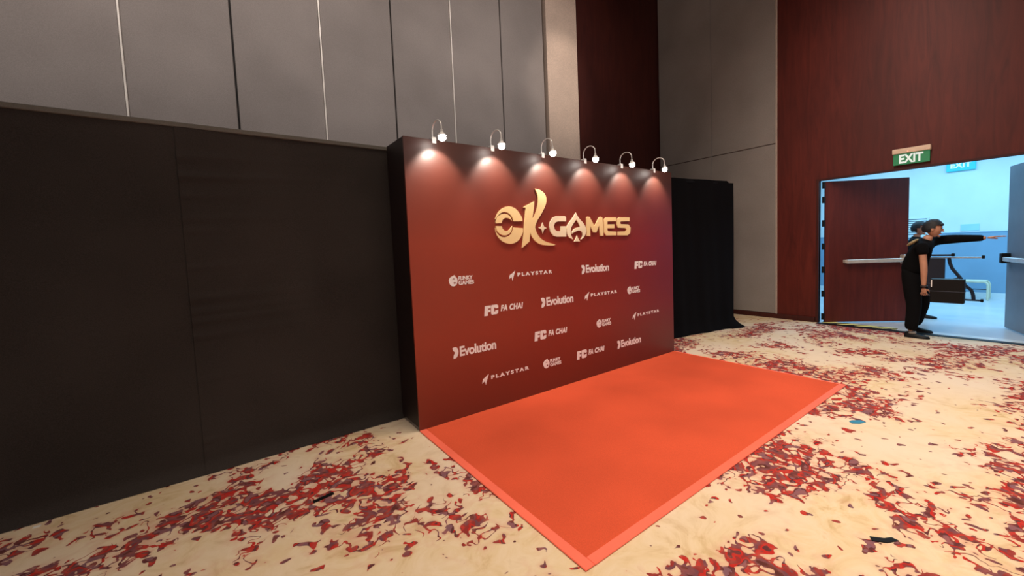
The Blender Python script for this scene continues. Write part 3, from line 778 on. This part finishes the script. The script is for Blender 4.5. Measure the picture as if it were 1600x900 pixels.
def person(name, label, J, face, upv):
    t = empty(name, J['ground']); tag(t, label, 'person')
    def part(nm, o): o.parent = t; o.location = -Vector(t.location); return o
    # continuous body
    V = [J['pelvis'], J['waist'], J['chest'], J['neck'], J['neck_top'],
         J['sh_n'], J['el_n'], J['wr_n'], J['sh_f'], J['el_f'], J['wr_f'],
         J['hip_n'], J['kn_n'], J['an_n'], J['hip_f'], J['kn_f'], J['an_f']]
    Eg = [(0, 1), (1, 2), (2, 3), (3, 4), (2, 5), (5, 6), (6, 7), (2, 8), (8, 9), (9, 10), (0, 11), (11, 12), (12, 13), (0, 14), (14, 15), (15, 16)]
    Rr = [0.085, 0.085, 0.100, 0.058, 0.055, 0.050, 0.043, 0.028, 0.050, 0.042, 0.027, 0.065, 0.050, 0.035, 0.065, 0.050, 0.035]
    body = skin_mesh(V, Eg, Rr, 2, 0)
    hb, hair, eyes = head_bm(J['head'], face, upv)
    ms = [body]
    for side in ('n', 'f'):
        h = J['hand_' + side]; ms += hand_bm(J['wr_' + side], h[0], h[1], h[2], h[3], 1.0, h[4])
    bmj = join_meshes(ms)
    tmp = bpy.data.meshes.new('t'); hb.to_mesh(tmp); hb.free(); bmj.from_mesh(tmp); bpy.data.meshes.remove(tmp)
    part('body', obj('body', bmj, 'skin', None, smooth=True))
    part('hair', obj('hair', hair, 'hair', None, smooth=True))
    for e_ in eyes: part('eye', obj('eye', e_, 'eye', None, smooth=True))
    L = lambda p, q, k: Vector(p).lerp(Vector(q), k)
    # shirt with sleeves
    vs = [L(J['pelvis'], L(J['hip_n'], J['hip_f'], 0.5), 0.9), J['waist'], J['chest'], L(J['chest'], J['neck'], 0.85), J['sh_n'], L(J['sh_n'], J['el_n'], J['slv_n'] * 0.5), L(J['sh_n'], J['el_n'], J['slv_n']), J['sh_f'], L(J['sh_f'], J['el_f'], min(1, J['slv_f']) * 0.98)]
    es_ = [(0, 1), (1, 2), (2, 3), (2, 4), (4, 5), (5, 6), (2, 7), (7, 8), (3, 9)]
    rr = [0.182, 0.178, 0.178, 0.098, 0.090, 0.074, 0.068, 0.085, 0.060]
    vs.append(L(J['neck'], J['neck_top'], 0.15)); rr.append(0.074)
    if J['slv_f'] > 1:
        vs += [L(J['el_f'], J['wr_f'], 0.94)]; es_.append((8, 10)); rr.append(0.042)
    if J['slv_n'] > 1:
        vs += [L(J['el_n'], J['wr_n'], 0.94)]; es_.append((6, len(vs) - 1)); rr.append(0.042)
        vs[6] = J['el_n']
    part('shirt', mobj('shirt', skin_mesh(vs, es_, rr, 2, 0), 'clothes', None))
    vs = [L(J['pelvis'], J['waist'], 0.9), J['hip_n'], J['kn_n'], L(J['kn_n'], J['an_n'], 0.97), J['hip_f'], J['kn_f'], L(J['kn_f'], J['an_f'], 0.97), J['pelvis']]
    part('trousers', mobj('trousers', skin_mesh(vs, [(0, 7), (7, 1), (1, 2), (2, 3), (7, 4), (4, 5), (5, 6)], [0.165, 0.125, 0.092, 0.078, 0.125, 0.092, 0.078, 0.168], 2, 7), 'clothes', None))
    for side in ('n', 'f'):
        sh = part('shoe', obj('shoe', shoe_bm(*J['shoe_' + side]), 'shoe', None, smooth=True))
    return t
X = 7.95
J1 = dict(ground=(X, 1.33, 0.0), pelvis=(X, 1.375, 0.92), waist=(X, 1.355, 1.07), chest=(X, 1.285, 1.25), neck=(X + 0.01, 1.215, 1.405), neck_top=(X + 0.02, 1.185, 1.475), head=(X + 0.03, 1.155, 1.560),
  sh_n=(X - 0.185, 1.235, 1.325), el_n=(X - 0.205, 1.205, 0.985), wr_n=(X - 0.190, 1.205, 0.745),
  sh_f=(X + 0.185, 1.190, 1.395), el_f=(X + 0.215, 0.90, 1.405), wr_f=(X + 0.20, 0.655, 1.405),
  hip_n=(X - 0.09, 1.37, 0.86), kn_n=(X - 0.10, 1.315, 0.47), an_n=(X - 0.09, 1.355, 0.085),
  hip_f=(X + 0.10, 1.34, 0.86), kn_f=(X + 0.20, 1.27, 0.49), an_f=(X + 0.36, 1.39, 0.095),
  shoe_n=((X - 0.09, 1.415, 0.003), (X - 0.09, 1.145, 0.003)), shoe_f=((X + 0.37, 1.45, 0.012), (X + 0.36, 1.18, 0.012)),
  hand_n=((0.05, -0.02, -1.0), (1.0, -0.1, 0.0), 1, 0.95, 0.0), hand_f=((0, -1.0, 0.16), (0, -0.1, -1.0), 1, 0.10, 0.22),
  slv_n=0.40, slv_f=1.5)
p1 = person('person', 'person in black clothes leaning forward in doorway, one arm outstretched, carrying case', J1, (0.12, -1.0, -0.14), (0, -0.12, 1))
def p1part(o): o.parent = p1; o.location = -Vector(p1.location); return o
p1part(obj('wrist_watch', tube([(X - 0.192, 1.205, 0.775), (X - 0.191, 1.205, 0.753)], 0.040, 14), 'watch', smooth=True))
patch = BM(); add_ball(patch, (X - 0.115, 1.345, 1.375), 1.0, 0.055, 0.080, 0.022, mat=Matrix.Rotation(math.radians(-36), 4, 'X'))
p1part(obj('shoulder_patch', patch, 'khaki', smooth=True))
p1part(obj('shoe_print', box(X - 0.13, X - 0.05, 1.29, 1.37, 0.055, 0.094, bevel=0.012), 'sole'))

X2 = 9.75
J2 = dict(ground=(X2, 1.62, 0.0), pelvis=(X2, 1.66, 0.93), waist=(X2, 1.66, 1.08), chest=(X2, 1.645, 1.27), neck=(X2, 1.625, 1.44), neck_top=(X2, 1.61, 1.50), head=(X2, 1.585, 1.585),
  sh_n=(X2 - 0.185, 1.62, 1.37), el_n=(X2 - 0.26, 1.60, 1.10), wr_n=(X2 - 0.36, 1.46, 1.05),
  sh_f=(X2 + 0.185, 1.62, 1.37), el_f=(X2 + 0.20, 1.57, 1.10), wr_f=(X2 - 0.15, 1.44, 1.03),
  hip_n=(X2 - 0.09, 1.66, 0.87), kn_n=(X2 - 0.10, 1.64, 0.48), an_n=(X2 - 0.09, 1.74, 0.085),
  hip_f=(X2 + 0.09, 1.65, 0.87), kn_f=(X2 + 0.10, 1.52, 0.48), an_f=(X2 + 0.10, 1.54, 0.085),
  shoe_n=((X2 - 0.09, 1.80, -0.003), (X2 - 0.09, 1.53, -0.003)), shoe_f=((X2 + 0.10, 1.62, -0.003), (X2 + 0.10, 1.35, -0.003)),
  hand_n=((-0.2, -1.0, 0.1), (1.0, 0, 0), -1, 0.7, 0.0), hand_f=((-1.0, -0.3, 0), (0, 0, -1.0), 1, 0.7, 0.0),
  slv_n=1.5, slv_f=1.5)
person('person', 'dark haired person mostly hidden behind the leaning one, helping with the table', J2, (0, -1.0, -0.05), (0, 0, 1))

# black case in the near hand
cs = empty('carry_case', (X - 0.16, 0.98, 0.545)); tag(cs, 'black rectangular case with pale tag, carried by the leaning person', 'case')
obj('shell', box(-0.06, 0.06, -0.172, 0.160, 0.0, 0.325, bevel=0.010, seg=2), 'black_plastic', cs)
obj('rim', box(-0.064, 0.064, -0.176, 0.164, 0.150, 0.162, bevel=0.003), 'black_metal', cs)
obj('handle', tube([(-0.01, 0.155, 0.255), (-0.012, 0.200, 0.250), (-0.012, 0.224, 0.215), (-0.012, 0.224, 0.130), (-0.012, 0.200, 0.095), (-0.01, 0.155, 0.090)], 0.010, 8), 'black_metal', cs, smooth=True)
obj('tag', box(-0.066, -0.060, 0.138, 0.150, 0.215, 0.310, bevel=0.002), 'paper', cs)

# ------------------------------------------------------------------ scraps on the floor
def scrap(name, loc, pts, m, label, h=0.004, rz=0.0):
    bm = poly_prism(BM(), pts, (0, 0, 0.0006), (1, 0, 0), (0, 1, 0), (0, 0, 1), h)
    o = obj(name, bm, m, loc=loc); o.rotation_euler = (0, 0, rz); tag(o, label, 'scrap'); return o
scrap('plastic_scrap', (3.99, 1.00, 0), [(-0.06, -0.02), (-0.01, -0.035), (0.06, -0.02), (0.05, 0.02), (-0.02, 0.03), (-0.055, 0.012)], 'blue_plastic', 'small blue plastic scrap on patterned carpet near red carpet corner', rz=-0.6)
scrap('tape_scrap', (2.50, 0.515, 0), [(-0.06, -0.01), (0.0, -0.025), (0.065, -0.012), (0.05, 0.012), (0.01, 0.006), (-0.05, 0.02)], 'black_plastic', 'crumpled black tape scrap on patterned carpet, right foreground', rz=-0.7)
scrap('tape_scrap', (0.423, 2.80, 0), [(-0.06, -0.012), (0.06, -0.016), (0.065, 0.012), (-0.055, 0.016)], 'black_plastic', 'black tape scrap on patterned carpet before the drape wall', rz=0.2)
scrap('paper_scrap', (-0.925, 3.62, 0), [(-0.015, -0.008), (0.015, -0.010), (0.016, 0.010), (-0.014, 0.009)], 'paper', 'tiny white paper scrap at the foot of the drape wall')
